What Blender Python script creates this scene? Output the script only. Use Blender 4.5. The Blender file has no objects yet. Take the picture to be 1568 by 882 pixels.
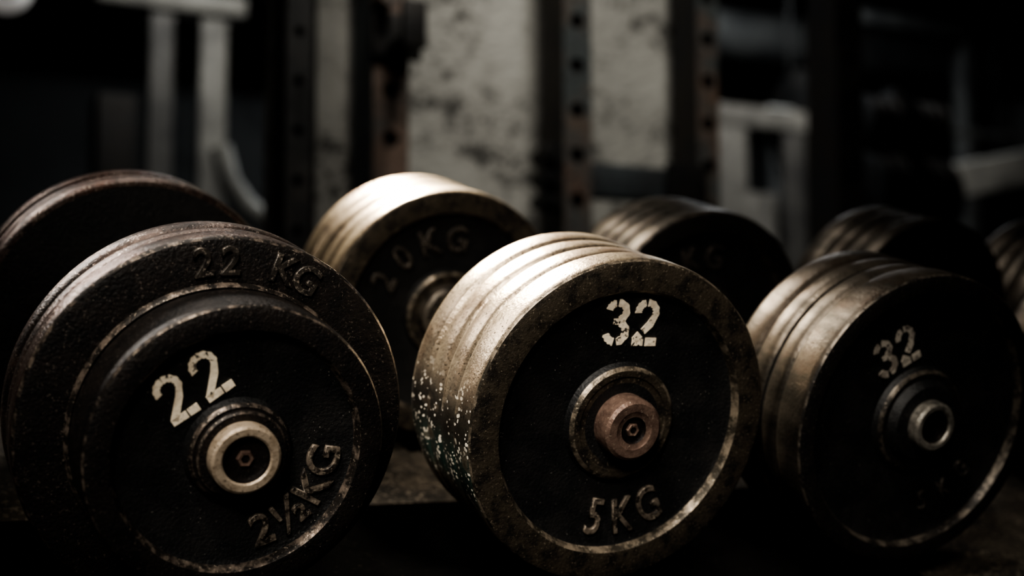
import bpy, bmesh, math, random
from mathutils import Matrix, Vector
random.seed(4)
S = bpy.context.scene
H = 0.95                       # camera height above the floor
TILT = math.radians(16)        # rack shelf slopes toward the viewer
rad = math.radians

# ------------------------------------------------------------------ materials
def new_mat(name):
    m = bpy.data.materials.new(name); m.use_nodes = True
    nt = m.node_tree
    return m, nt, nt.nodes['Principled BSDF']

def N(nt, t, **kw):
    n = nt.nodes.new(t)
    for k, v in kw.items():
        if k in n.inputs: n.inputs[k].default_value = v
        else: setattr(n, k, v)
    return n

def ramp(nt, src, p0, p1, c0=(0,0,0,1), c1=(1,1,1,1)):
    r = nt.nodes.new('ShaderNodeValToRGB')
    r.color_ramp.elements[0].position = p0; r.color_ramp.elements[1].position = p1
    r.color_ramp.elements[0].color = c0; r.color_ramp.elements[1].color = c1
    nt.links.new(src, r.inputs[0]); return r.outputs[0]

def mixc(nt, fac, a, b):
    m = nt.nodes.new('ShaderNodeMix'); m.data_type = 'RGBA'
    nt.links.new(fac, m.inputs[0])
    for i, v in ((6, a), (7, b)):
        if hasattr(v, 'type') and hasattr(v, 'links'): nt.links.new(v, m.inputs[i])
        else: m.inputs[i].default_value = (*v, 1)
    return m.outputs[2]

def math2(nt, op, a, b):
    n = nt.nodes.new('ShaderNodeMath'); n.operation = op
    for i, v in enumerate((a, b)):
        if isinstance(v, (int, float)): n.inputs[i].default_value = v
        else: nt.links.new(v, n.inputs[i])
    return n.outputs[0]

def maprange(nt, src, a, b, c=0, d=1):
    n = nt.nodes.new('ShaderNodeMapRange'); n.interpolation_type = 'SMOOTHSTEP'
    nt.links.new(src, n.inputs[0])
    for i, v in enumerate((a, b, c, d)): n.inputs[i+1].default_value = v
    return n.outputs[0]

def worn(name, c0, c1, c2, sc=60, thr=(.45, .6), sthr=(.62, .68), rough=(.35, .6), metal=.3,
         bump=.25, bscale=420, stretch=(1, 1, 1), spec=.5, fine=500, chips=False, dust=0.0, rust=None):
    """c0 base, c1 large-scale discolouration, c2 small chips/scratches"""
    m, nt, b = new_mat(name)
    tc = N(nt, 'ShaderNodeTexCoord')
    mp = N(nt, 'ShaderNodeMapping'); mp.inputs['Scale'].default_value = stretch
    nt.links.new(tc.outputs['Object'], mp.inputs[0])
    n1 = N(nt, 'ShaderNodeTexNoise', Scale=sc, Detail=6, Roughness=.65)
    n2 = N(nt, 'ShaderNodeTexNoise', Scale=fine, Detail=3, Roughness=.6)
    n3 = N(nt, 'ShaderNodeTexNoise', Scale=bscale, Detail=5, Roughness=.6)
    nt.links.new(mp.outputs[0], n1.inputs[0])
    nt.links.new(tc.outputs['Object'], n2.inputs[0]); nt.links.new(tc.outputs['Object'], n3.inputs[0])
    f1 = ramp(nt, n1.outputs[0], *thr); f2 = ramp(nt, n2.outputs[0], *sthr)
    base = mixc(nt, f1, c0, c1)
    if rust:
        nr = N(nt, 'ShaderNodeTexNoise', Scale=sc*.55, Detail=5, Roughness=.7)
        mr = N(nt, 'ShaderNodeMapping'); mr.inputs['Location'].default_value = (3.1, 1.7, .4)
        nt.links.new(tc.outputs['Object'], mr.inputs[0]); nt.links.new(mr.outputs[0], nr.inputs[0])
        base = mixc(nt, ramp(nt, nr.outputs[0], .50, .68), base, rust)
    col = mixc(nt, f2, base, c2)
    if dust:
        vd = N(nt, 'ShaderNodeTexVoronoi', Scale=420); nt.links.new(tc.outputs['Object'], vd.inputs[0])
        nd = N(nt, 'ShaderNodeTexNoise', Scale=70, Detail=3); nt.links.new(tc.outputs['Object'], nd.inputs[0])
        rd = ramp(nt, nd.outputs[0], .50, .72, (0,0,0,1), (dust,)*3+(1,))
        col = mixc(nt, math2(nt, 'LESS_THAN', vd.outputs['Distance'], rd), col, (.42,.39,.34))
    r = ramp(nt, n1.outputs[0], .3, .7, (rough[0],)*3+(1,), (rough[1],)*3+(1,))
    nt.links.new(r, b.inputs['Roughness'])
    b.inputs['Metallic'].default_value = metal
    if chips:      # area of flaked cream/green paint low on one flank of the plates
        sx = N(nt, 'ShaderNodeSeparateXYZ'); nt.links.new(tc.outputs['Object'], sx.inputs[0])
        reg0 = math2(nt, 'MULTIPLY', maprange(nt, sx.outputs[0], -.080, -.103), math2(nt, 'MULTIPLY', maprange(nt, sx.outputs[2], -.075, -.045), maprange(nt, sx.outputs[2], .040, -.005)))
        grn = math2(nt, 'MULTIPLY', reg0, maprange(nt, sx.outputs[2], -.012, -.035))
        nn = N(nt, 'ShaderNodeTexVoronoi', Scale=310); nn.inputs['Randomness'].default_value = 1
        nt.links.new(tc.outputs['Object'], nn.inputs[0])
        n6 = N(nt, 'ShaderNodeTexNoise', Scale=120, Detail=2); nt.links.new(tc.outputs['Object'], n6.inputs[0])
        rr = ramp(nt, n6.outputs[0], .42, .60, (0,0,0,1), (.44,.44,.44,1))
        v = math2(nt, 'LESS_THAN', nn.outputs['Distance'], rr)
        n5 = N(nt, 'ShaderNodeTexNoise', Scale=45, Detail=2); nt.links.new(tc.outputs['Object'], n5.inputs[0])
        reg = math2(nt, 'MULTIPLY', reg0, ramp(nt, n5.outputs[0], .30, .44))
        col = mixc(nt, math2(nt, 'MULTIPLY', reg, .94), col, (.016, .016, .015))
        col = mixc(nt, math2(nt, 'MULTIPLY', grn, .30), col, (.02, .10, .085))
        fl = math2(nt, 'MULTIPLY', reg, v)
        col = mixc(nt, fl, col, (.95, .88, .75))
        nt.links.new(math2(nt, 'MULTIPLY', math2(nt, 'SUBTRACT', 1.0, reg), metal), b.inputs['Metallic'])
    nt.links.new(col, b.inputs['Base Color'])
    b.inputs['Specular IOR Level'].default_value = spec
    bp = N(nt, 'ShaderNodeBump', Strength=bump, Distance=.002)
    nt.links.new(n3.outputs[0], bp.inputs['Height']); nt.links.new(bp.outputs[0], b.inputs['Normal'])
    return m

def emis(name, c, s):
    m, nt, b = new_mat(name)
    b.inputs['Base Color'].default_value = (*c, 1)
    b.inputs['Emission Color'].default_value = (*c, 1); b.inputs['Emission Strength'].default_value = s
    return m

M = {}
M['face'] = worn('black_enamel', (.009,.0095,.010), (.015,.0145,.014), (.11,.105,.095), sc=40, sthr=(.67,.75), rough=(.40,.58), metal=.0, bump=.45, dust=.12)
M['rim32'] = worn('bare_worn_steel', (.57,.475,.355), (.16,.127,.097), (.06,.05,.04), sc=30, thr=(.42,.66), sthr=(.58,.68), rough=(.27,.44), metal=.88, bump=.25, stretch=(1,.3,1), chips=True, rust=(.23,.16,.11))
M['lip32'] = worn('worn_bronze_lip', (.080,.066,.049), (.026,.0225,.019), (.26,.215,.16), sc=70, sthr=(.6,.7), rough=(.4,.55), metal=.4, bump=.4)
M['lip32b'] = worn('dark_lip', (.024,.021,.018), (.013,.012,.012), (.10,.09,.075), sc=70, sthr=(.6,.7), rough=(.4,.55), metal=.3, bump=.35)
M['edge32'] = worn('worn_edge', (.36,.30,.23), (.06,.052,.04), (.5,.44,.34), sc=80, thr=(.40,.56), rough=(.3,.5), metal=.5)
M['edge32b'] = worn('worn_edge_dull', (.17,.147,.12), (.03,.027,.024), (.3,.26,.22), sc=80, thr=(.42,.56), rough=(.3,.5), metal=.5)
M['rim22'] = worn('rusty_iron', (.135,.102,.088), (.046,.039,.036), (.40,.34,.29), sc=40, sthr=(.6,.68), rough=(.22,.40), metal=.75, bump=.45, rust=(.11,.062,.048))
M['lip22'] = worn('dark_iron_lip', (.026,.022,.020), (.012,.011,.011), (.15,.125,.105), sc=60, sthr=(.62,.7), rough=(.35,.5), metal=.3, bump=.5, dust=.12)
M['edge22'] = worn('worn_edge_dark', (.27,.22,.18), (.033,.029,.026), (.42,.36,.29), sc=120, thr=(.38,.53), rough=(.3,.45), metal=.5)
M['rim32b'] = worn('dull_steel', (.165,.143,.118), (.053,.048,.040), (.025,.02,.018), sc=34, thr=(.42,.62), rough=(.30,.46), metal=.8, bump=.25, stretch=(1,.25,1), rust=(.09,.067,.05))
M['cap22'] = worn('brass_cap', (.52,.43,.33), (.35,.28,.205), (.12,.09,.07), sc=120, rough=(.35,.5), metal=.35)
M['cap32'] = worn('copper_cap', (.24,.165,.13), (.14,.092,.074), (.40,.32,.25), sc=110, rough=(.38,.52), metal=.4)
M['capst'] = worn('steel_cap', (.40,.375,.33), (.18,.17,.15), (.05,.05,.05), sc=110, rough=(.28,.42), metal=.6)
M['hole'] = worn('dark_bore', (.012,.009,.008), (.02,.014,.012), (.05,.04,.035), rough=(.4,.6), metal=.2)
M['steel'] = worn('knurled_handle', (.16,.15,.13), (.07,.06,.05), (.3,.28,.24), rough=(.3,.45), metal=.8)
M['paint'] = worn('cream_stencil_paint', (.90,.80,.63), (.70,.60,.46), (.04,.035,.03), sc=90, sthr=(.61,.65), fine=260, rough=(.55,.7), metal=0, bump=.3)
M['paintg'] = worn('grey_stencil_paint', (.46,.42,.36), (.24,.21,.18), (.02,.02,.02), sc=90, sthr=(.58,.63), fine=260, rough=(.5,.65), metal=0)
M['cast'] = worn('cast_lettering', (.075,.066,.057), (.03,.027,.025), (.35,.3,.25), sc=150, sthr=(.56,.66), rough=(.3,.45), metal=.4, bump=.3)
M['castw'] = worn('cast_lettering_worn', (.24,.20,.16), (.035,.030,.026), (.44,.38,.30), sc=160, thr=(.47,.57), sthr=(.58,.66), rough=(.32,.48), metal=.3, bump=.3)
M['tray'] = worn('gritty_shelf', (.080,.066,.050), (.028,.025,.020), (.30,.25,.19), sc=25, sthr=(.56,.66), fine=260, rough=(.6,.8), metal=.0, bump=.6, bscale=200, dust=.2)
M['padshade'] = worn('matte_black_pad_and_shade', (.0040,.0040,.0040), (.003,.003,.003), (.010,.009,.008), sc=22, sthr=(.6,.7), fine=240, rough=(.9,1), metal=0, bump=.3, bscale=200, spec=.0)  # black for the rest pads and for shade painted onto the shelf
M['blacks'] = worn('black_steel', (.010,.010,.010), (.016,.014,.012), (.04,.035,.03), sc=12, sthr=(.66,.72), fine=90, rough=(.4,.6), metal=.2)
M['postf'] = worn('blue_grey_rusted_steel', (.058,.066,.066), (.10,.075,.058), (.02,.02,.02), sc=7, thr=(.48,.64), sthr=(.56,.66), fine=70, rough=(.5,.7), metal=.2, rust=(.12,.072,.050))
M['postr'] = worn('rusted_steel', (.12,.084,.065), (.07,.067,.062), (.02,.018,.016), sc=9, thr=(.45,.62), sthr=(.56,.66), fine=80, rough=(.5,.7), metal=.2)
M['postshade'] = worn('rack_side_shade', (.018,.015,.012), (.012,.012,.013), (.04,.03,.02), sc=9, rough=(.5,.7), metal=.1)  # shade on the uprights' side faces, put into the colour
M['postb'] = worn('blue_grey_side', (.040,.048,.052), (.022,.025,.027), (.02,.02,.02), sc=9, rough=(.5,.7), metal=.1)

# ------------------------------------------------------------------ mesh helpers
def link(o, parent=None):
    S.collection.objects.link(o)
    if parent: o.parent = parent
    return o

def empty(name, mw=None):
    e = bpy.data.objects.new(name, None); e.empty_display_size = .05
    S.collection.objects.link(e)
    if mw is not None: e.matrix_world = mw
    return e

def mesh_obj(name, bm, mats, parent=None, xf=None, sharp=32, smooth=True):
    me = bpy.data.meshes.new(name)
    if xf is not None: bm.transform(xf)
    bmesh.ops.recalc_face_normals(bm, faces=bm.faces[:])
    bm.to_mesh(me); bm.free()
    for m in mats: me.materials.append(M[m] if isinstance(m, str) else m)
    if smooth:
        me.shade_smooth(); me.set_sharp_from_angle(angle=rad(sharp))
    return link(bpy.data.objects.new(name, me), parent)

def lathe(name, prof, mats, parent=None, xf=None, seg=160, wob=0.0, ph=0.0):
    """prof: list of (r, y, matindex of the segment that starts here); axis = local Y"""
    bm = bmesh.new(); rings = []
    for (r, y, *_) in prof:
        if r < 1e-6: rings.append([bm.verts.new((0, y, 0))]); continue
        ring = []
        for i in range(seg):
            a = 2*math.pi*i/seg
            rr = r*(1 + wob*(math.sin(3*a+ph)+.6*math.sin(7*a+2*ph)+.4*math.sin(13*a+ph)))
            ring.append(bm.verts.new((rr*math.cos(a), y, rr*math.sin(a))))
        rings.append(ring)
    for k in range(len(prof)-1):
        A, B = rings[k], rings[k+1]; mi = prof[k][2] if len(prof[k]) > 2 else 0
        for i in range(seg):
            j = (i+1) % seg
            if len(A) == 1 and len(B) == 1: continue
            if len(A) == 1: f = bm.faces.new((A[0], B[j], B[i]))
            elif len(B) == 1: f = bm.faces.new((A[i], A[j], B[0]))
            else: f = bm.faces.new((A[i], A[j], B[j], B[i]))
            f.material_index = mi
    return mesh_obj(name, bm, mats, parent, xf)

def box(name, lo, hi, mat, parent=None, bev=.003, xf=None):
    bm = bmesh.new(); bmesh.ops.create_cube(bm, size=1)
    lo, hi = Vector(lo), Vector(hi); c = (lo+hi)/2; d = hi-lo
    for v in bm.verts: v.co = Vector((v.co.x*d.x, v.co.y*d.y, v.co.z*d.z)) + c
    if bev: bmesh.ops.bevel(bm, geom=bm.edges[:], offset=min(bev, min(d)*.4), segments=2, affect='EDGES', profile=.7)
    return mesh_obj(name, bm, [mat] if not isinstance(mat, list) else mat, parent, xf)

def tube(name, pts, r, mat, parent=None):
    cu = bpy.data.curves.new(name, 'CURVE'); cu.dimensions = '3D'
    sp = cu.splines.new('POLY'); sp.points.add(len(pts)-1)
    for p, q in zip(sp.points, pts): p.co = (*q, 1)
    cu.bevel_depth = r; cu.bevel_resolution = 5; cu.use_fill_caps = True
    o = bpy.data.objects.new(name, cu); S.collection.objects.link(o)
    me = bpy.data.meshes.new_from_object(o.evaluated_get(bpy.context.evaluated_depsgraph_get()))
    bpy.data.objects.remove(o)
    me.materials.clear(); me.materials.append(M[mat] if isinstance(mat, str) else mat); me.shade_smooth()
    return link(bpy.data.objects.new(name, me), parent)

def face_xf(cx, cz, y, ang):
    return Matrix.Translation((cx, y, cz)) @ Matrix.Rotation(-ang, 4, 'Y') @ Matrix.Rotation(rad(90), 4, 'X')

def text(name, body, size, xf, mat, parent, ext=.0018, bev=.0005, off=0.0, sx=1.0):
    cu = bpy.data.curves.new(name, 'FONT'); cu.body = body; cu.size = size
    cu.align_x = 'CENTER'; cu.align_y = 'CENTER'
    cu.extrude = ext; cu.bevel_depth = bev; cu.bevel_resolution = 1; cu.offset = off; cu.resolution_u = 6
    o = bpy.data.objects.new(name, cu); S.collection.objects.link(o)
    me = bpy.data.meshes.new_from_object(o.evaluated_get(bpy.context.evaluated_depsgraph_get()))
    bpy.data.objects.remove(o)
    me.transform(xf @ Matrix.Diagonal((sx, 1, 1, 1)))
    me.materials.clear(); me.materials.append(M[mat])
    return link(bpy.data.objects.new(name, me), parent)

def arc_text(name, body, size, r, mid, step, y, mat, parent, M0=Matrix(), inward=False, **kw):
    """letters along an arc; mid angle (rad, ccw from +x)."""
    n = len(body)
    for i, ch in enumerate(body):
        if ch == ' ': continue
        k = i-(n-1)/2
        a = mid + k*step if inward else mid - k*step
        rot = a + math.pi/2 if inward else a - math.pi/2
        text(f'{name}_{i}', ch, size, M0 @ face_xf(r*math.cos(a), r*math.sin(a), y, rot), mat, parent, **kw)

# stencil digits drawn as broad brush strokes (unit height 1)
def arcpts(cx, cy, rx, ry, a0, a1, n=14):
    return [(cx+rx*math.cos(rad(a0+(a1-a0)*i/n)), cy+ry*math.sin(rad(a0+(a1-a0)*i/n))) for i in range(n+1)]
W = .155; V = .14
GLY = {
 '2': [(arcpts(0, .23, .22, .21, 185, 105), W), (arcpts(0, .23, .22, .21, 88, -30)+[(.10, -.04), (-.06, -.20)], W),
       ([(-.12, -.26), (-.25, -.40)], W*1.05), ([(-.30, -.43), (-.03, -.43)], W), ([(.03, -.43), (.30, -.43)], W*1.08)],
 '2s': [(arcpts(0, .24, .22, .20, 195, 95), V), (arcpts(0, .24, .22, .20, 92, -28)+[(.10, -.02), (-.24, -.40)], V),
       ([(-.30, -.42), (.04, -.42)], V), ([(.07, -.42), (.30, -.42)], V*1.1)],
 '3': [(arcpts(0, .24, .21, .19, 170, 105), W), (arcpts(0, .24, .21, .19, 88, -75), W*1.05), ([(-.08, .02), (.06, .02)], W*.8),
       (arcpts(0, -.21, .24, .22, 68, -80), W*1.1), (arcpts(0, -.21, .24, .22, -100, -168), W*1.05)],
}
def digits(name, s, h, xf, mat, parent, adv=.73):
    bm = bmesh.new()
    for k, ch in enumerate(s):
        ox = (k-(len(s)-1)/2)*adv
        for pts, w in GLY[ch]:
            P = [Vector((p[0]+ox, p[1])) for p in pts]; L = []; R = []
            for i, p in enumerate(P):
                d = (P[min(i+1, len(P)-1)]-P[max(i-1, 0)]).normalized(); nrm = Vector((-d.y, d.x))
                ww = w*.5*(1+.14*math.sin(i*1.7+k))
                L.append(p+nrm*ww); R.append(p-nrm*ww)
            lo = [[bm.verts.new((q.x*h, q.y*h, z)) for q in side] for side in (L, R) for z in (0, .0007)]
            Lb, Lt, Rb, Rt = lo
            for i in range(len(P)-1):
                for q in ((Lt[i], Lt[i+1], Rt[i+1], Rt[i]), (Lb[i], Rb[i], Rb[i+1], Lb[i+1]),
                          (Lb[i], Lb[i+1], Lt[i+1], Lt[i]), (Rb[i], Rt[i], Rt[i+1], Rb[i+1])): bm.faces.new(q)
            bm.faces.new((Lb[0], Lt[0], Rt[0], Rb[0])); bm.faces.new((Lb[-1], Rb[-1], Rt[-1], Lt[-1]))
    return mesh_obj(name, bm, [mat], parent, xf, smooth=False)

# ------------------------------------------------------------------ dumbbell parts
def plain_plate(name, R, y0, y1, mats, par, xf, ph, front=None):
    """plain cast plate, rounded edge (mats: rim, face)"""
    t = y1-y0
    p = [(.016, y0, 1), (R-.006, y0, 1), (R-.003, y0+.0008, 0), (R-.001, y0+.003, 0), (R, y0+.006, 0), (R, y0+t*.5, 0),
         (R, y1-.006, 0), (R-.001, y1-.003, 0), (R-.003, y1-.0008, 0), (R-.006, y1, 1), (.016, y1, 1)]
    p.append((.016, y0, 1))
    return lathe(name, p, mats, par, xf, wob=.0012, ph=ph)

def dished_plate(name, R, Rr, y0, y1, mats, par, xf, ph=0, dish=.007, boss=None):
    """mats: rim, lip, face, edge ; dished front with raised lip and centre boss"""
    p = []
    if boss:
        rb, yb = boss
        p += [(.014, yb+.0010, 2), (rb*.70, yb+.0010, 1), (rb*.80, yb+.0008, 1), (rb*.82, yb-.0006, 1), (rb*.92, yb-.0008, 3), (rb*.955, yb+.0004, 3), (rb*.985, yb+.0014, 2), (rb, yb+.003, 2), (rb+.0015, y0+dish, 2)]
    else:
        p += [(.014, y0+dish, 2)]
    p += [(Rr-.005, y0+dish, 2), (Rr-.0018, y0+dish-.0012, 3), (Rr-.0004, y0+.0022, 3), (Rr+.0010, y0+.0002, 1), (Rr+.003, y0, 1), (R-.005, y0, 1), (R-.002, y0+.0008, 3), (R-.0008, y0+.0022, 0),
          (R, y0+.006, 0), (R, (y0+y1)/2, 0), (R, y1-.005, 0), (R-.001, y1-.002, 0), (R-.004, y1, 2), (.014, y1, 2), p[0][:2]+(2,)]
    return lathe(name, p, mats, par, xf, wob=.0008, ph=ph)

def hexbore(name, r, y, par, xf, mat='hole', r6=.0042, cy=.004):
    lathe(name+'_screw', [(0, y, 0), (r6*.55, y, 0), (r6*.6, y-.0015, 1), (r6, y-.0018, 1), (r6*1.15, y-.001, 1), (r6*1.2, y+.001, 0), (0, y+.001, 0)], ['hole', 'cap32'], par, xf, seg=6)

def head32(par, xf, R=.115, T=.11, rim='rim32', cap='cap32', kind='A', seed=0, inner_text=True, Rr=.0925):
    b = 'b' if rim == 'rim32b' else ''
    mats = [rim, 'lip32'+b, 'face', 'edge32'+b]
    dished_plate('outer_plate', R, Rr, 0, .030, mats, par, xf, seed, boss=(.041, .0015))
    n = 3; t = (T-.030-.026)/(n-1); y = .0305
    for i in range(n-1):
        plain_plate(f'middle_plate_{i+1}', R+random.uniform(-.0015, .0004), y, y+t-.0008, [rim, 'face'], par, xf, seed+i*1.7); y += t
    # inner plate (dished side faces the handle)
    flip = xf @ Matrix.Translation((0, T, 0)) @ Matrix.Rotation(math.pi, 4, 'Z')
    dished_plate('inner_plate', R, .093, 0, .0255, mats, par, flip, seed+3, boss=(.040, .001))
    lathe('inner_collar', [(.012, -.012, 0), (.025, -.012, 0), (.028, -.010, 0), (.029, .002, 0), (.012, .002, 0), (.012, -.012, 0)], ['edge32b'], par, flip, seg=64)
    if inner_text:
        arc_text('inner_lettering', '20KG', .033, .068, rad(122), rad(23), .0062, 'cast', par, flip, sx=.9)
    if kind == 'A':
        lathe('end_cap', [(0, -.011, 1), (.0085, -.011, 1), (.0095, -.0135, 0), (.0125, -.0138, 0), (.0135, -.0145, 0), (.0190, -.0145, 0), (.0212, -.0125, 0), (.0218, -.010, 0), (.0218, .004, 0), (0, .004, 0)],
              [cap, 'hole'], par, xf, seg=72)
        hexbore('end_cap', .008, -.0115, par, xf)
    else:
        lathe('end_boss', [(.0, -.006, 1), (.022, -.006, 1), (.029, -.005, 1), (.0325, -.001, 1), (.035, .004, 1), (0, .004, 1)], [cap, 'face'], par, xf, seg=72)
        lathe('end_cap', [(0, -.006, 1), (.0115, -.006, 1), (.0125, -.0135, 0), (.0140, -.0150, 0), (.0172, -.0150, 0), (.0190, -.0130, 0), (.0195, -.005, 0), (0, -.005, 0)],
              [cap, 'hole'], par, xf, seg=72)

def head22(par, xf, seed=0):
    R, r, t1 = .1210, .0900, .044
    dished_plate('outer_plate', r, .0735, 0, t1, ['lip22', 'lip22', 'face', 'edge22'], par, xf, seed, boss=(.031, .0005))
    p = [(.016, t1+.001, 1), (.084, t1+.001, 1), (.0902, t1-.001, 2), (.0915, t1+.0005, 2), (.0925, t1+.003, 1), (R-.005, t1+.003, 1), (R-.0022, t1+.0038, 2), (R-.0005, t1+.006, 0), (R, t1+.009, 0),
         (R, t1+.020, 0), (R-.0006, t1+.0225, 0), (R-.005, t1+.0235, 0), (.016, t1+.0235, 0), (.016, t1+.001, 0)]
    lathe('large_plate_1', p, ['rim22', 'lip22', 'edge22'], par, xf, wob=.0008, ph=1)
    y = t1+.0245
    for i, tt in enumerate((.018, .021)):
        plain_plate(f'large_plate_{i+2}', R-.0008*(1-i), y, y+tt-.001, ['rim22', 'face'], par, xf, 2.2*i+1); y += tt
    arc_text('cast_22_kg', '22 KG', .0245, .1050, rad(82), rad(9.0), t1+.0030, 'cast', par, xf, ext=.0016, off=.0002)
    lathe('end_cap', [(0, -.008, 1), (.0115, -.008, 1), (.0135, -.009, 1), (.0140, -.0120, 0), (.0152, -.0130, 0), (.0190, -.0130, 0), (.0207, -.0118, 0), (.0212, -.009, 0), (.0212, .004, 0), (0, .004, 0)],
          ['cap22', 'hole'], par, xf, seg=72)
    lathe('cap_washer', [(.012, .001, 0), (.012, -.0040, 0), (.0255, -.0040, 1), (.0268, -.0028, 0), (.0271, .001, 0)], ['lip22', 'edge22'], par, xf, seg=72)
    hexbore('end_cap', .008, -.0085, par, xf, r6=.0046)
    return y

# rack frame:  a along X, b up the shelf, c normal to the shelf
DZ = .0085                      # shelf sits this much lower than the reference plane used for the dumbbell centres
O = Vector((0, .7786, H-.1475))
RF = Matrix.Translation(O) @ Matrix.Rotation(TILT, 4, 'X')
def dmat(a, b, c, yaw): return RF @ Matrix.Translation((a, b, c)) @ Matrix.Rotation(rad(yaw), 4, 'Z')

def handle(par, y0, y1):
    n = 8; p = [(0, y0, 0), (.0150, y0, 0)]
    for i in range(n+1):
        u = i/n; p.append((.0150+.0035*math.sin(math.pi*u), y0+(y1-y0)*u, 0))
    p += [(0, y1, 0)]
    lathe('handle', p, ['steel'], par, seg=48)

def dumbbell22(a, b, c, yaw, gap):
    e = empty('dumbbell', dmat(a, b, c, yaw))
    T = head22(e, Matrix())
    tot = 2*T+gap
    head22(e, Matrix.Translation((0, tot, 0)) @ Matrix.Rotation(math.pi, 4, 'Z'), 2)
    handle(e, T-.005, T+gap+.005)
    digits('painted_22', ['2s', '2s'], .0295, face_xf(-.030, .0395, .0068, rad(36)), 'paint', e, adv=.80)
    arc_text('cast_2_5_kg', '2', .029, .055, rad(-70), 0, .0070, 'castw', e, inward=True)
    arc_text('cast_half', '½', .029, .055, rad(-49), 0, .0070, 'castw', e, inward=True)
    arc_text('cast_kg', 'KG', .029, .055, rad(-19), rad(20), .0070, 'castw', e, inward=True)
    return e

def dumbbell32(a, b, c, yaw, T, gap, rim, cap, paint, kind, lab, cast, seed, Rr=.0925):
    e = empty('dumbbell', dmat(a, b, c, yaw))
    head32(e, Matrix(), T=T, rim=rim, cap=cap, kind=kind, seed=seed, Rr=Rr)
    tot = 2*T+gap
    head32(e, Matrix.Translation((0, tot, 0)) @ Matrix.Rotation(math.pi, 4, 'Z'), T=T, rim=rim, cap=cap, kind=kind, seed=seed+5, Rr=Rr)
    handle(e, T-.005, T+gap+.005)
    ang, r, h = lab
    digits('painted_32', ['3', '2'], h, face_xf(r*math.cos(ang), r*math.sin(ang), .0068, ang-math.pi/2), paint, e)
    am, rr, sz = cast
    arc_text('cast_5_kg', '5KG', sz, rr, am, rad(18), .0070, 'castw' if rim == 'rim32' else 'cast', e, inward=True, sx=.72)
    for k, (q0, q1) in enumerate(((.014, T-.006), (T+gap+.006, tot-.014))):
        box(f'rest_pad_{k}', (a-.022, b+q0, -DZ), (a+.022, b+q1, c-.1156), 'padshade', rk, bev=.001)
    return e

rk = empty('dumbbell_rack', RF)
dumbbell22(.1716, -.020, .1223-DZ, 3.0, .19)
dumbbell32(.4350, -.010, .124, 0, .11, .215, 'rim32', 'cap32', 'paint', 'A', (rad(91), .0700, .0315), (rad(-80), .0705, .037), 1)
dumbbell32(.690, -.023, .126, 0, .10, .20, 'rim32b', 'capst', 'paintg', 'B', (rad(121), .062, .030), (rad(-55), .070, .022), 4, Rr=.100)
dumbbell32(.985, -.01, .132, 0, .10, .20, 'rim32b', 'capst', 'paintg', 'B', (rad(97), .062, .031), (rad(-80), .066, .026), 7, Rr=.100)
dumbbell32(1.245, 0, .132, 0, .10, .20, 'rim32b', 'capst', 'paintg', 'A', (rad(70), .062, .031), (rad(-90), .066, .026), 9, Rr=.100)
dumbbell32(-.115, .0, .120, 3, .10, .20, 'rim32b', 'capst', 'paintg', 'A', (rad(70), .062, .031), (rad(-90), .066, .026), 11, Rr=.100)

# ------------------------------------------------------------------ dumbbell rack
x0, x1, b0, b1 = -.35, 1.55, -.12, .60
box('shelf_tray', (x0, b0, -DZ-.006), (x1, b1, -DZ-.0012), 'tray', rk, bev=.001)
box('shelf_shade_strip', (x0, b0, -DZ-.0012), (.735, .195, -DZ), 'padshade', rk, bev=.0004)  # near-black strip standing in for the shadow under the near heads
box('front_lip', (x0, b0-.006, -.06), (x1, b0, -DZ+.004), 'blacks', rk)
box('rear_lip', (x0, b1, -.06), (x1, b1+.006, .02), 'blacks', rk)
Ri = RF.inverted()
for i, xx in enumerate((x0-.0, x1-.06)):
    for j, (yy, zt) in enumerate(((.80, H-.17), (1.22, H-.055))):
        box(f'leg_{i}{j}', (xx, yy, 0), (xx+.06, yy+.06, zt), 'blacks', rk, xf=Ri)
    box(f'foot_{i}', (xx-.005, .60, 0), (xx+.065, 1.42, .05), 'blacks', rk, xf=Ri)

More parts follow.
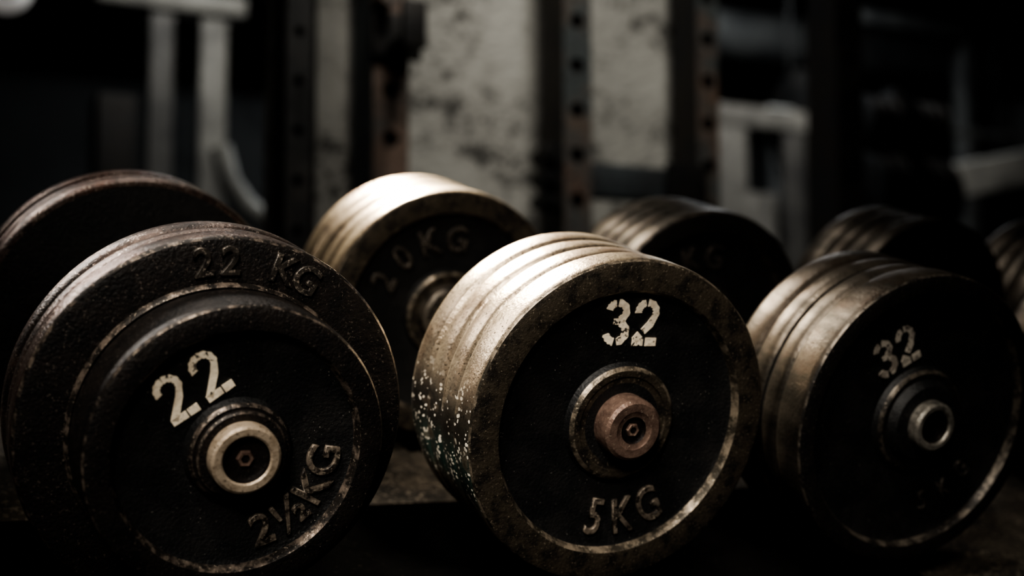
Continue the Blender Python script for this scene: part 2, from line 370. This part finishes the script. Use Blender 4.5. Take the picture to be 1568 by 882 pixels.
# ------------------------------------------------------------------ power rack uprights (in front of the pillar)
def upright(x, w, y, mat, par, d=.08, ztop=2.6, hr=.0135, side='postshade'):
    bm = bmesh.new(); step = .08
    def quad(a, b, c, dd, mi=0):
        f = bm.faces.new([bm.verts.new(p) for p in (a, b, c, dd)]); f.material_index = mi
    z = H+.393-.08*int((H+.3)/.08)-.04
    quad((x, y, 0), (x+w, y, 0), (x+w, y, z), (x, y, z))
    while z < ztop-.1:
        cz = z+step/2; cx = x+w/2; k = 24
        outer = []; inner = []; inb = []
        for i in range(k):
            a = 2*math.pi*(i+.5)/k; ca, sa = math.cos(a), math.sin(a)
            s = min((w/2)/max(abs(ca), 1e-6), (step/2)/max(abs(sa), 1e-6))
            outer.append(bm.verts.new((cx+ca*s, y, cz+sa*s)))
            inner.append(bm.verts.new((cx+ca*hr, y, cz+sa*hr))); inb.append(bm.verts.new((cx+ca*hr, y+.01, cz+sa*hr)))
        for i in range(k):
            j = (i+1) % k
            bm.faces.new((outer[i], outer[j], inner[j], inner[i]))
            f = bm.faces.new((inner[i], inner[j], inb[j], inb[i])); f.material_index = 2
        f = bm.faces.new(inb); f.material_index = 2
        for sx in (-1, 1):
            for sz in (-1, 1):
                pts = [v for v in outer if (v.co.x-cx)*sx > 0 and (v.co.z-cz)*sz > 0]
                onx = [v for v in pts if abs(abs(v.co.x-cx)-w/2) < 1e-5]; onz = [v for v in pts if abs(abs(v.co.z-cz)-step/2) < 1e-5 and v not in onx]
                if onx and onz:
                    a1 = max(onx, key=lambda v: abs(v.co.z-cz)); b1_ = max(onz, key=lambda v: abs(v.co.x-cx))
                    c = bm.verts.new((cx+sx*w/2, y, cz+sz*step/2)); bm.faces.new((a1, c, b1_))
        z += step
    quad((x, y, z), (x+w, y, z), (x+w, y, ztop), (x, y, ztop))
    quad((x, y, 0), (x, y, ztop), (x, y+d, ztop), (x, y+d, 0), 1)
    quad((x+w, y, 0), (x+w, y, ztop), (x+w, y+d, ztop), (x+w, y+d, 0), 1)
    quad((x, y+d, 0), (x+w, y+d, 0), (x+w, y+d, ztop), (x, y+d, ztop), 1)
    quad((x, y, ztop), (x+w, y, ztop), (x+w, y+d, ztop), (x, y+d, ztop), 1)
    quad((x, y, 0), (x+w, y, 0), (x+w, y+d, 0), (x, y+d, 0), 1)
    return mesh_obj('upright', bm, [mat, side, 'hole'], par, smooth=False)

pr = empty('power_rack')
Y0 = 1.90
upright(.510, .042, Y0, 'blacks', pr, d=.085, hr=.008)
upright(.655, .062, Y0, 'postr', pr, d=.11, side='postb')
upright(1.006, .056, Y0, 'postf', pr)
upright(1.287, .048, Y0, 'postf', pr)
upright(1.616, .064, Y0, 'blacks', pr, d=.09)
box('top_crossbar', (.50, Y0-.005, 2.6), (1.69, Y0+.09, 2.68), 'blacks', pr)
box('base_crossbar', (.50, Y0+.02, .0), (1.69, Y0+.08, .06), 'blacks', pr)
box('spotter_bar', (1.06, Y0+.012, H+.325), (1.287, Y0+.062, H+.385), 'postb', pr, bev=.006)
box('bracket_flange', (1.215, Y0-.012, H+.315), (1.30, Y0+.0, H+.392), 'blacks', pr, bev=.004)
box('hook_plate', (.648, Y0-.012, H+.525), (.735, Y0, H+.60), 'blacks', pr, bev=.004)
box('hook_arm', (.672, Y0-.085, H+.525), (.712, Y0-.01, H+.545), 'blacks', pr, bev=.005)
box('hook_tip', (.672, Y0-.095, H+.525), (.712, Y0-.078, H+.60), 'blacks', pr, bev=.005)
tube('hook_pin', [(.665, Y0-.05, H+.615), (.665, Y0+.0, H+.615)], .016, 'postf', pr)
for z in (H+.31, H+.35, H+.39):
    tube('bracket_bolt', [(.978, Y0-.012, z), (.978, Y0+.05, z)], .012, 'blacks', pr)
box('bolt_plate', (.966, Y0+.0, H+.29), (1.006, Y0+.02, H+.41), 'blacks', pr)

# ------------------------------------------------------------------ room shell
def concrete(name, c0, c1, c2, s=3.0):
    m, nt, b = new_mat(name)
    tc = N(nt, 'ShaderNodeTexCoord')
    n1 = N(nt, 'ShaderNodeTexNoise', Scale=s, Detail=8, Roughness=.65)
    n2 = N(nt, 'ShaderNodeTexNoise', Scale=s*6, Detail=6, Roughness=.75)
    n3 = N(nt, 'ShaderNodeTexNoise', Scale=s*18, Detail=4)
    for n in (n1, n2, n3): nt.links.new(tc.outputs['Object'], n.inputs[0])
    f1 = ramp(nt, n1.outputs[0], .35, .65); f2 = ramp(nt, n2.outputs[0], .50, .56)
    mask = ramp(nt, n1.outputs[0], .47, .56)
    mm = N(nt, 'ShaderNodeMath', operation='MULTIPLY'); nt.links.new(f2, mm.inputs[0]); nt.links.new(mask, mm.inputs[1])
    col = mixc(nt, mm.outputs[0], mixc(nt, f1, c0, c1), c2)
    nt.links.new(col, b.inputs['Base Color']); b.inputs['Roughness'].default_value = .8
    bp = N(nt, 'ShaderNodeBump', Strength=.4, Distance=.01); nt.links.new(n3.outputs[0], bp.inputs['Height']); nt.links.new(bp.outputs[0], b.inputs['Normal'])
    return m
M['pillar'] = concrete('grimy_concrete', (.32,.315,.29), (.20,.195,.178), (.05,.048,.043), 4.0)
M['wall'] = concrete('dark_wall', (.030,.031,.030), (.016,.017,.017), (.008,.008,.008), 1.5)
M['floor'] = concrete('rubber_floor', (.03,.03,.03), (.018,.018,.018), (.05,.05,.045), 2.0)
M['white'] = worn('off_white_machine_paint', (.30,.30,.28), (.18,.18,.17), (.1,.1,.1), sc=6, rough=(.4,.6), metal=0)
M['grey'] = worn('grey_machine_paint', (.12,.12,.115), (.07,.07,.07), (.03,.03,.03), sc=6, rough=(.4,.6), metal=0)

box('concrete_pillar', (.60, 2.04, 0), (1.43, 2.40, 3.2), 'pillar', bev=.01)
XL, XR, YF, YB, ZC = -2.5, 6.5, -1.6, 6.2, 3.2
box('floor', (XL, YF, -.1), (XR, YB, 0), 'floor', bev=0)
box('ceiling', (XL, YF, ZC), (XR, YB, ZC+.1), 'wall', bev=0)
box('wall_back', (XL, YB, 0), (XR, YB+.1, ZC), 'wall', bev=0)
box('wall_front', (XL, YF-.1, 0), (XR, YF, ZC), 'wall', bev=0)
box('wall_left', (XL-.1, YF, 0), (XL, YB, ZC), 'wall', bev=0)
box('wall_right', (XR, YF, 0), (XR+.1, YB, ZC), 'wall', bev=0)

# ------------------------------------------------------------------ background machines
cm = empty('cable_machine')
ym = 4.0
for i, (xa, xb) in enumerate(((.63, .71), (.79, .88))):
    box(f'column_{i}', (xa, ym, 0), (xb, ym+.08, H+1.22), 'white' if i else 'grey', cm, bev=.015)
box('top_beam', (.46, ym-.02, H+1.18), (.94, ym+.10, H+1.25), 'white', cm, bev=.02)
tube('curved_arm', [(.86, ym, H+.75), (.89, ym, H+.64), (.95, ym, H+.56), (1.04, ym, H+.50), (1.14, ym, H+.44)], .035, 'white', cm)
box('weight_stack', (.48, ym+.02, .1), (.60, ym+.2, H+.9), 'blacks', cm)
box('base', (.45, ym-.15, 0), (1.2, ym+.3, .08), 'blacks', cm)

sm = empty('chest_press_machine')
box('shroud_left', (2.80, ym, 0), (2.95, ym+.1, H+1.09), 'white', sm, bev=.02)
box('shroud_right', (3.12, ym, 0), (3.24, ym+.1, H+1.02), 'grey', sm, bev=.02)
box('shroud_top', (2.80, ym-.01, H+1.0), (3.24, ym+.11, H+1.09), 'white', sm, bev=.02)
box('shroud_panel', (2.95, ym+.04, 0), (3.12, ym+.08, H+.75), 'white', sm, bev=.01)

def plate_tree(x, y):
    e = empty('weight_plate_tree')
    box('post', (x-.03, y-.03, 0), (x+.03, y+.03, H+.98), 'blacks', e)
    box('base', (x-.2, y-.25, 0), (x+.2, y+.25, .05), 'blacks', e)
    for z, r in ((H+.86, .09), (H+.62, .14), (H+.32, .17), (H-.1, .2)):
        for s in (-1, 1):
            tube('peg', [(x, y, z), (x+s*.19, y, z)], .02, 'steel', e)
            for k in range(3):
                xf = Matrix.Translation((x+s*(.06+.045*k), y, z)) @ Matrix.Rotation(rad(90), 4, 'Z')
                lathe('plate', [(.021, -.015, 0), (r-.04, -.012, 0), (r-.02, -.018, 0), (r, -.015, 0), (r, .015, 0), (r-.02, .018, 0), (.021, .015, 0), (.021, -.015, 0)], ['blacks'], e, xf, seg=40)
    return e
plate_tree(2.97, 3.2)

bn = empty('incline_bench')
xf = Matrix.Translation((4.25, 4.1, H+.90)) @ Matrix.Rotation(rad(-12), 4, 'Y')
box('back_pad', (-.55, -.13, -.08), (.60, .13, .08), 'white', bn, bev=.05, xf=xf)
box('seat_pad', (3.55, 3.97, H+.55), (3.95, 4.23, H+.63), 'grey', bn, bev=.03)
for i, xx in enumerate((3.7, 4.6)):
    box(f'support_{i}', (xx, 4.07, 0), (xx+.06, 4.13, H+.82 if i else H+.56), 'blacks', bn)
box('base_rail', (3.6, 4.06, 0), (4.75, 4.14, .07), 'blacks', bn)

# smith machine far right, only its dim bars read through the blur
gm = empty('smith_machine')
for i, xx in enumerate((4.25, 5.15)):
    box(f'column_{i}', (xx, 5.0, 0), (xx+.09, 5.1, 2.9), 'grey', gm, bev=.01)
box('top_beam', (4.25, 4.98, 2.82), (5.24, 5.12, 2.9), 'grey', gm, bev=.01)
tube('barbell', [(3.75, 4.93, H+1.33), (5.65, 4.93, H+1.33)], .02, 'white', gm)
for xx in (3.93, 5.42):
    lathe('bumper_plate', [(.022, -.03, 0), (.20, -.025, 0), (.215, -.018, 0), (.215, .018, 0), (.20, .025, 0), (.022, .03, 0), (.022, -.03, 0)], ['blacks'], gm, Matrix.Translation((xx, 4.93, H+1.33)) @ Matrix.Rotation(rad(90), 4, 'Z'), seg=48)
cd_ = empty('ceiling_duct')
tube('duct', [(-2.3, 5.6, 2.85), (6.3, 5.6, 2.85)], .16, 'grey', cd_)
for xx in (-1, .8, 2.6, 4.4, 6.0):
    box('strap', (xx, 5.56, 2.98), (xx+.04, 5.64, ZC), 'grey', cd_, bev=0)

def globe(x, y, z, r, s, c=(1, .95, .9)):
    e = empty('globe_lamp')
    m = emis('lamp_glass', c, s)
    lathe('glass', [(0, -r, 0)]+[(r*math.sin(math.pi*i/14), -r*math.cos(math.pi*i/14), 0) for i in range(1, 14)]+[(0, r, 0)], [m], e,
          Matrix.Translation((x, y, z)) @ Matrix.Rotation(rad(90), 4, 'X'), seg=32)
    tube('cord', [(x, y, z+r*.95), (x, y, ZC)], .008, 'blacks', e)
    lathe('fitting', [(0, -.02, 0), (.03, -.02, 0), (.025, .03, 0), (0, .03, 0)], ['blacks'], e, Matrix.Translation((x, y, z+r)) @ Matrix.Rotation(rad(90), 4, 'X'), seg=24)
globe(.25, 5.0, H+1.49, .10, .12)
globe(1.03, 5.0, H+.82, .05, 2.4)
globe(5.10, 4.75, H+1.08, .05, 2.0)
globe(3.95, 5.0, H+1.08, .05, .5)

# ------------------------------------------------------------------ lights
def area(name, loc, target, size, sy, e, col, spread=180):
    l = bpy.data.lights.new(name, 'AREA'); l.shape = 'RECTANGLE'; l.size = size; l.size_y = sy; l.energy = e; l.color = col; l.spread = rad(spread)
    o = bpy.data.objects.new(name, l); S.collection.objects.link(o); o.location = loc
    o.rotation_euler = (Vector(target)-Vector(loc)).to_track_quat('-Z', 'Y').to_euler(); return o
def spot(name, loc, target, e, col, ang, blend=.8, r=.05):
    l = bpy.data.lights.new(name, 'SPOT'); l.energy = e; l.color = col; l.spot_size = rad(ang); l.spot_blend = blend; l.shadow_soft_size = r
    o = bpy.data.objects.new(name, l); S.collection.objects.link(o); o.location = loc
    o.rotation_euler = (Vector(target)-Vector(loc)).to_track_quat('-Z', 'Y').to_euler(); return o
spot('key_lamp', (.38, 1.55, H+.88), (.41, .90, H+.04), 205, (1, .89, .72), 24, 1, .06)
spot('left_rim_lamp', (-.35, 1.45, H+.75), (.16, .76, H+.02), 32, (1, .94, .88), 19, 1, .05)
area('overhead_lamp', (.15, 1.3, H+1.4), (.35, .9, H), .5, .25, 4.5, (1, .94, .87))
spot('side_lamp', (-.35, .0, H+1.25), (.38, .74, H-.01), 50, (1, .92, .82), 31, 1, .12)
spot('soft_front_fill', (-.45, -.55, H+.75), (.37, .75, H-.02), 54, (1, .93, .84), 30, 1, .20)  # added unseen fill for the plate faces and lettering
spot('pillar_lamp', (1.0, 1.2, 3.05), (.98, 2.05, H+.4), 60, (1, .97, .90), 62, 1, .1)
spot('rack_fill', (.55, .55, 3.05), (.95, 1.9, H+.55), 52, (1, .96, .89), 50, 1, .15)  # unseen spot added to brighten the uprights
spot('machine_lamp', (.8, 2.9, 3.05), (.8, 4.0, H+.9), 44, (1, .97, .92), 60, 1, .1)
spot('machine_lamp', (3.4, 2.7, 3.05), (3.4, 4.0, H+.8), 52, (1, .96, .91), 85, 1, .1)
area('ceiling_fill', (2.6, 4.6, 3.15), (2.6, 4.6, 0), 3.0, .3, 34, (.92, .97, 1))  # ambient fill added over the back of the room, no visible fixture

w = bpy.data.worlds.new('World'); S.world = w; w.use_nodes = True
w.node_tree.nodes['Background'].inputs[0].default_value = (.55, .7, .75, 1)
w.node_tree.nodes['Background'].inputs[1].default_value = .02

# ------------------------------------------------------------------ camera
cd = bpy.data.cameras.new('camera'); cam = bpy.data.objects.new('camera', cd); S.collection.objects.link(cam)
cam.location = (0, 0, H)
cam.rotation_euler = (rad(90+4.19), 0, rad(-25.5))
cd.sensor_width = 36; cd.lens = 36*1900/1568
cd.dof.use_dof = True; cd.dof.focus_distance = .79; cd.dof.aperture_fstop = 3.3
cd.clip_start = .02
S.camera = cam
S.view_settings.view_transform = 'AgX'; S.view_settings.look = 'AgX - High Contrast'
S.view_settings.exposure = .65
